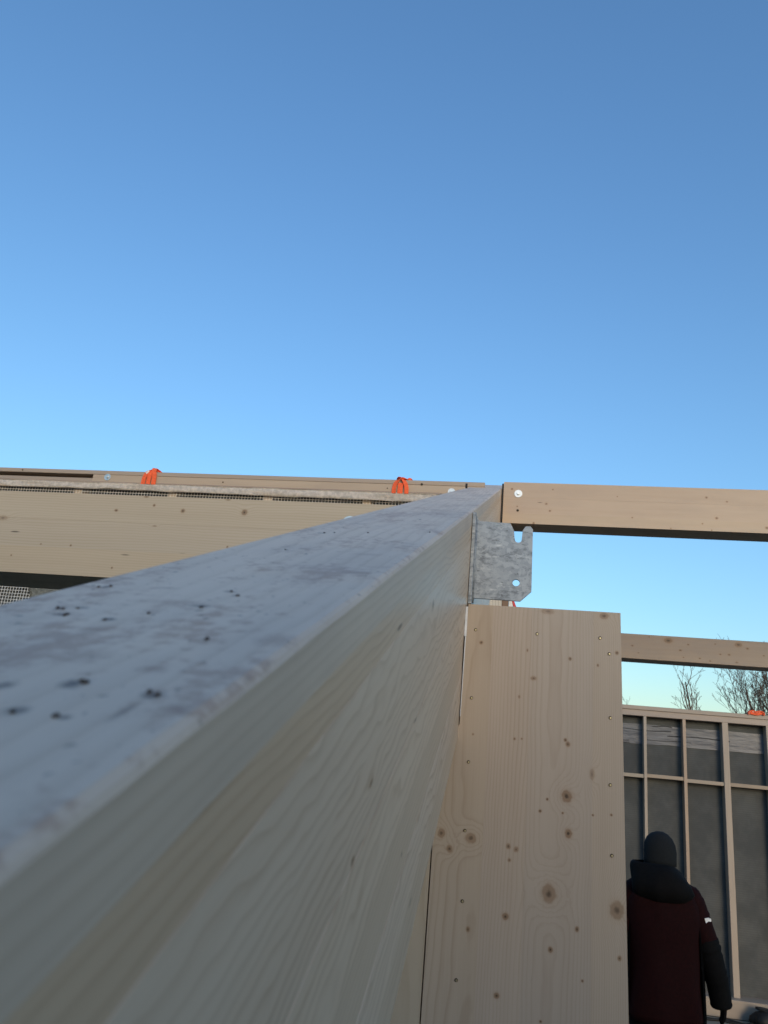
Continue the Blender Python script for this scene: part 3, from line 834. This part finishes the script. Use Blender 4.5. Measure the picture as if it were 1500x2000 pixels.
# ---------------------------------------------------------------- person seen from behind
def cloth(name, col, rough=.85, scale=60.0):
    return plain(name, col, rough, .15, 0, .2, scale, .4)
MAT['jacket'] = cloth('dark_red_jacket', (.011, .0008, .0011))
MAT['black_cloth'] = cloth('black_cloth', (.0028, .0028, .0033))
MAT['beanie'] = cloth('knit_beanie', (.014, .016, .018), .95, 220)
MAT['skin'] = plain('skin', (.42, .25, .18), .55, .35)
MAT['hair'] = plain('hair', (.03, .022, .016), .7, .3)
PX, PYY = .985, 5.6
pe = thing('person', 'person seen from behind in dark red and black jacket and grey beanie', 'person', (PX, PYY, 0))
# body: one continuous surface grown from a skeleton
b = NB(); sk = b.verts.layers.skin.verify()
def J(p, r, parent=None, root=False):
    v = b.verts.new(p); v[sk].radius = r if isinstance(r, tuple) else (r, r); v[sk].use_root = root
    if parent is not None: b.edges.new((parent, v))
    return v
pelvis = J((0, 0, .98), (.15, .10), root=True)
spine = J((0, .0, 1.18), (.145, .10), pelvis); chest = J((0, .0, 1.36), (.16, .11), spine); nb = J((0, .0, 1.50), (.08, .07), chest)
neck = J((0, .015, 1.575), .055, nb); skull0 = J((0, .035, 1.645), (.070, .080), neck); skull = J((0, .03, 1.725), (.078, .094), skull0); J((0, .025, 1.775), (.06, .07), skull)
J((0, .118, 1.668), (.011, .014), skull0)                                # nose
for s in (-1, 1):
    J((s * .082, .03, 1.675), (.010, .020), skull0)                       # ear
    hip = J((s * .10, 0, .90), (.088, .09), pelvis); kn = J((s * .115, .01, .50), (.058, .06), hip); an = J((s * .12, -.02, .10), (.042, .045), kn)
    ft = J((s * .125, .06, .05), (.042, .035), an); J((s * .13, .16, .035), (.036, .025), ft)
    sh = J((s * .175, 0, 1.445), .062, chest)
    if s > 0: el, wr, hd = (.272, -.01, 1.19), (.338, .03, .955), (.352, .04, .875)
    else: el, wr, hd = (-.25, -.01, 1.18), (-.27, .08, .95), (-.272, .095, .87)
    e_ = J(el, .045, sh); w_ = J(wr, (.030, .026), e_); h_ = J(hd, (.022, .040), w_)
    for k, (dy, ln) in enumerate([(-.030, .055), (-.010, .070), (.010, .075), (.030, .066)]):
        f1 = J((hd[0] + .004 * s, hd[1] + dy, hd[2] - .035), .0088, h_)
        f2 = J((hd[0] + .002 * s, hd[1] + dy * 1.1 + .004, hd[2] - .035 - ln * .6), .0082, f1)
        J((hd[0] - .010 * s, hd[1] + dy * 1.1 + .012, hd[2] - .035 - ln), .0070, f2)
    t1 = J((hd[0] - .012 * s, hd[1] + .042, hd[2] + .025), .011, h_); J((hd[0] - .018 * s, hd[1] + .060, hd[2] - .025), .009, t1)
body = obj('body', b, MAT['skin'], pe)
body.modifiers.new('Skin', 'SKIN').use_smooth_shade = True
sub = body.modifiers.new('Sub', 'SUBSURF'); sub.levels = 2; sub.render_levels = 2
for s in (-1, 1):
    b = NB(); bmesh.ops.create_uvsphere(b, u_segments=12, v_segments=8, radius=.011)
    for v in b.verts: v.co += Vector((s * .032, .118, 1.705))
    obj('eye', b, MAT['white_plastic'], body)
b = NB(); box(b, -.024, .024, .108, .122, 1.622, 1.630, .003); obj('mouth', b, plain('lips', (.3, .12, .1), .5), body)
def glove(s, hd):
    g = NB(); k2 = g.verts.layers.skin.verify()
    def K(p, r, par=None, root=False):
        v = g.verts.new(p); v[k2].radius = r if isinstance(r, tuple) else (r, r); v[k2].use_root = root
        if par is not None: g.edges.new((par, v))
        return v
    c0 = K((hd[0] - .006 * s, hd[1] - .004, hd[2] + .05), (.034, .038), None, True)
    c1 = K(hd, (.027, .046), c0)
    for dy, ln in [(-.030, .055), (-.010, .070), (.010, .075), (.030, .066)]:
        f1 = K((hd[0] + .004 * s, hd[1] + dy, hd[2] - .035), .0118, c1)
        f2 = K((hd[0] + .002 * s, hd[1] + dy * 1.1 + .004, hd[2] - .035 - ln * .6), .0108, f1)
        K((hd[0] - .010 * s, hd[1] + dy * 1.1 + .012, hd[2] - .038 - ln), .0098, f2)
    t1 = K((hd[0] - .012 * s, hd[1] + .042, hd[2] + .025), .014, c1); K((hd[0] - .018 * s, hd[1] + .062, hd[2] - .028), .0118, t1)
    o = obj('glove', g, MAT['black_cloth'], pe)
    o.modifiers.new('Skin', 'SKIN').use_smooth_shade = True
    m_ = o.modifiers.new('Sub', 'SUBSURF'); m_.levels = 2; m_.render_levels = 2
glove(1, (.352, .04, .875)); glove(-1, (-.272, .095, .87))
# jacket body
b = NB()
loft(b, [((-.003, .0, .76), .228, .150), ((-.003, 0, .80), .236, .156), ((0, 0, .95), .230, .155), ((0, 0, 1.08), .222, .150), ((0, 0, 1.22), .226, .155), ((0, 0, 1.33), .232, .158),
         ((0, 0, 1.41), .226, .152), ((0, .0, 1.465), .200, .136), ((0, .0, 1.51), .150, .115), ((0, .01, 1.555), .095, .095)], 56, 2.5, .024)
obj('jacket', b, MAT['jacket'], pe)
for s in (-1, 1):                                                        # black side panels under the arms
    b = NB()
    rows = []
    for i in range(10):
        z = .78 + .62 * i / 9
        wz = .226 + .012 * math.cos((z - .8) * 4)
        row = []
        for j in range(7):
            a = -.60 + .75 * j / 6 + (.30 * max(0, (z - 1.15)))
            ca, sa = math.cos(a), math.sin(a)
            q = (abs(ca) ** 2.5 + abs(sa) ** 2.5) ** (-1 / 2.5)
            row.append(b.verts.new((s * (wz + .006) * ca * q, .162 * sa * q, z)))
        rows.append(row)
    for a_, c_ in zip(rows, rows[1:]):
        for j in range(6): b.faces.new((a_[j], a_[j + 1], c_[j + 1], c_[j])).smooth = True
    bmesh.ops.solidify(b, geom=b.faces[:], thickness=.004)
    obj('side_panel', b, MAT['black_cloth'], pe)
def sleeve(s, pts, rad, name, mat, wr=.006):
    b = NB()
    p2 = spline(pts, 6); r2 = []
    for i in range(len(p2)):
        t = i / (len(p2) - 1) * (len(rad) - 1); k = min(int(t), len(rad) - 2)
        r2.append(rad[k] + (rad[k + 1] - rad[k]) * (t - k) + wr * mnoise.noise(Vector((i * .9, s, 3))))
    tube(b, p2, r2, 20)
    return obj(name, b, mat, pe)
sleeve(1, [(.10, 0, 1.485), (.168, 0, 1.440), (.205, -.005, 1.36), (.238, -.01, 1.27), (.262, -.01, 1.20)], [.062, .082, .078, .074, .072], 'sleeve', MAT['jacket'])
sleeve(-1, [(-.10, 0, 1.485), (-.168, 0, 1.440), (-.205, -.005, 1.36), (-.228, -.01, 1.27), (-.245, -.01, 1.20)], [.062, .082, .078, .074, .072], 'sleeve', MAT['jacket'])
sleeve(1, [(.257, -.01, 1.225), (.272, -.01, 1.17), (.300, .0, 1.07), (.326, .02, .97), (.345, .035, .865)], [.074, .074, .070, .066, .062], 'lower_sleeve', MAT['black_cloth'], .008)
sleeve(-1, [(-.242, -.01, 1.225), (-.25, -.01, 1.17), (-.26, .01, 1.07), (-.268, .06, .97), (-.27, .075, .925)], [.074, .074, .070, .062, .056], 'lower_sleeve', MAT['black_cloth'], .008)
b = NB(); prism(b, [(.238, -.0830, 1.352), (.262, -.0780, 1.358), (.280, -.066, 1.352), (.281, -.065, 1.336), (.262, -.078, 1.338), (.246, -.0825, 1.326)], (0, .006, 0))
obj('reflective_mark', b, MAT['white_plastic'], pe)
# thick black hood lying round the neck
b = NB()
loft(b, [((0, -.03, 1.40), .10, .09), ((-.002, -.045, 1.43), .165, .125), ((-.004, -.05, 1.475), .186, .145), ((-.010, -.048, 1.52), .176, .152), ((-.020, -.040, 1.562), .158, .146), ((-.032, -.028, 1.600), .140, .132), ((-.042, -.015, 1.624), .126, .116), ((-.048, -.008, 1.634), .112, .102), ((-.048, .0, 1.626), .098, .092), ((-.04, .0, 1.59), .085, .085)], 44, 2.1, .035)
obj('hood', b, MAT['black_cloth'], pe)
b = NB()
loft(b, [((0, .015, 1.620), .100, .108), ((0, .018, 1.655), .101, .113), ((0, .02, 1.70), .101, .115), ((0, .02, 1.745), .095, .110), ((0, .018, 1.782), .078, .09), ((0, .015, 1.806), .052, .06), ((0, .012, 1.8195), .02, .024)], 36, 2.1, .006)
obj('beanie', b, MAT['beanie'], pe)
b = NB()
loft(b, [((0, 0, .74), .175, .125), ((0, 0, .86), .19, .135), ((0, 0, .98), .185, .13)], 30, 2.4, .008)
for s in (-1, 1):
    tube(b, [(s * .098, 0, .88), (s * .108, .005, .68), (s * .115, .01, .50), (s * .12, -.01, .28), (s * .122, -.015, .09)], [.105, .098, .085, .078, .080], 20)
obj('trousers', b, MAT['black_cloth'], pe)
for s in (-1, 1):
    b = NB(); loft(b, [((s * .125, .05, .002), .055, .145), ((s * .125, .05, .035), .054, .145), ((s * .125, .03, .075), .052, .115), ((s * .123, -.01, .12), .054, .065), ((s * .122, -.015, .17), .056, .062)], 24, 2.4)
    obj('boot', b, MAT['black_cloth'], pe)

# ---------------------------------------------------------------- bare trees beyond the far wall
def tree(name, label, loc, height, r0, lean, seed, levels=4, spread=.5, first=.42, density=1.0, limbs=None, blen=.3):
    rs = random.Random(seed)
    t = thing(name, label, 'tree', loc, 'bare winter trees beyond the far wall')
    bt = NB(); bb = NB(); stem = []
    def grow(bm, p, d, ln, r, lev):
        n = 6 if lev < 2 else (4 if lev < 3 else 3)
        pts = [p.copy()]; rad = [r]; dirs = [d.copy()]
        for i in range(n):
            d = (d + Vector((rs.gauss(0, .09 + .05 * lev), rs.gauss(0, .09 + .05 * lev), rs.gauss(.06, .06)))).normalized()
            p = p + d * (ln / n); pts.append(p.copy()); dirs.append(d.copy())
            rad.append(max(r * (1 - .68 * (i + 1) / n), .0055))
        if lev == 0:
            for q in pts: stem.append(q)
        tube(bm, pts, rad, 7 if lev == 0 else (5 if lev == 1 else 3), cap=(lev < 2))
        if lev >= levels: return
        cnt = {0: 13, 1: 9, 2: 6, 3: 4}[lev] * density
        for k in range(int(cnt)):
            u = (first if lev == 0 else .18) + (1 - (first if lev == 0 else .18)) * (k + rs.random()) / cnt
            fi = min(u * n, n - .01); i = int(fi)
            q = pts[i].lerp(pts[i + 1], fi - i)
            dd = dirs[i]
            side = Vector((rs.gauss(0, 1), rs.gauss(0, 1), rs.gauss(.1, .3))); side = (side - dd * side.dot(dd)).normalized()
            nd = (dd * (1 - spread * .55) + side * spread + Vector((0, 0, .22))).normalized()
            grow(bb, q, nd, ln * ((blen if lev == 0 else .62) - (.1 if lev == 0 else .25) * u) * rs.uniform(.7, 1.15), max(rad[i] * rs.uniform(.38, .6), .005), lev + 1)
    grow(bt, Vector((0, 0, 0)), Vector((lean[0], lean[1], 1)).normalized(), height, r0, 0)
    for (h, dx, dy, ln, r) in (limbs or []):
        for q0, q1 in zip(stem, stem[1:]):
            if q0.z <= h <= q1.z:
                grow(bb, q0.lerp(q1, (h - q0.z) / (q1.z - q0.z)), Vector((dx, dy, 1)).normalized(), ln, r, 1); break
    obj('trunk', bt, MAT['bark'], t)
    obj('crown', bb, MAT['twig'], t)
    return t
TY = 30.0
tree('bare_tree', 'tallest bare tree with stout dark trunk just left of the orange bundle', (8.55, TY, -.32), 6.2, .125, (-.03, .0), 3, spread=.5, first=.62, density=.62, blen=.42,
     limbs=[(4.8, -.62, .1, 1.9, .045), (5.2, -.42, -.2, 1.7, .045), (5.0, .5, .2, 1.9, .045), (5.3, .22, -.3, 1.6, .04), (5.0, -.85, -.3, 1.8, .03), (4.7, .8, .3, 1.8, .035)])
tree('bare_tree', 'thin forked bare tree left of the others above the far wall', (7.0, TY, -.32), 6.4, .075, (.012, .0), 11, spread=.45, first=.66, density=.42, blen=.36,
     limbs=[(4.95, -.13, .1, 1.3, .035), (5.15, .42, .1, 1.0, .022)])
tree('bare_tree', 'slender wispy bare tree between the forked one and the stout one', (7.95, TY + 2, -.32), 6.4, .04, (-.035, .0), 23, spread=.48, first=.62, density=.6, blen=.4)
tree('bare_tree', 'bare tree at the right edge behind the orange bundle', (9.0, TY + 1, -.32), 6.0, .09, (.012, .0), 31, spread=.55, first=.62, density=.6, blen=.42,
     limbs=[(5.0, .4, .1, 1.7, .045), (5.1, -.5, .2, 1.6, .03)])
tree('bare_tree', 'low twiggy bare shrub tree at the left foot of the forked tree', (6.75, TY + 1, -.32), 5.8, .03, (-.01, .0), 41, spread=.5, first=.75, density=.5, blen=.2)
tree('bare_tree', 'faint bare treetop showing beside the panel edge over the far wall', (5.0, TY + 8, -.32), 6.1, .04, (.0, .0), 47, spread=.4, first=.75, density=.35)
tree('bare_tree', 'bare tree on the far right, cut by the picture edge', (9.5, TY + 1.5, -.32), 5.9, .09, (-.02, .0), 53, spread=.55, first=.6, density=.6, blen=.42)
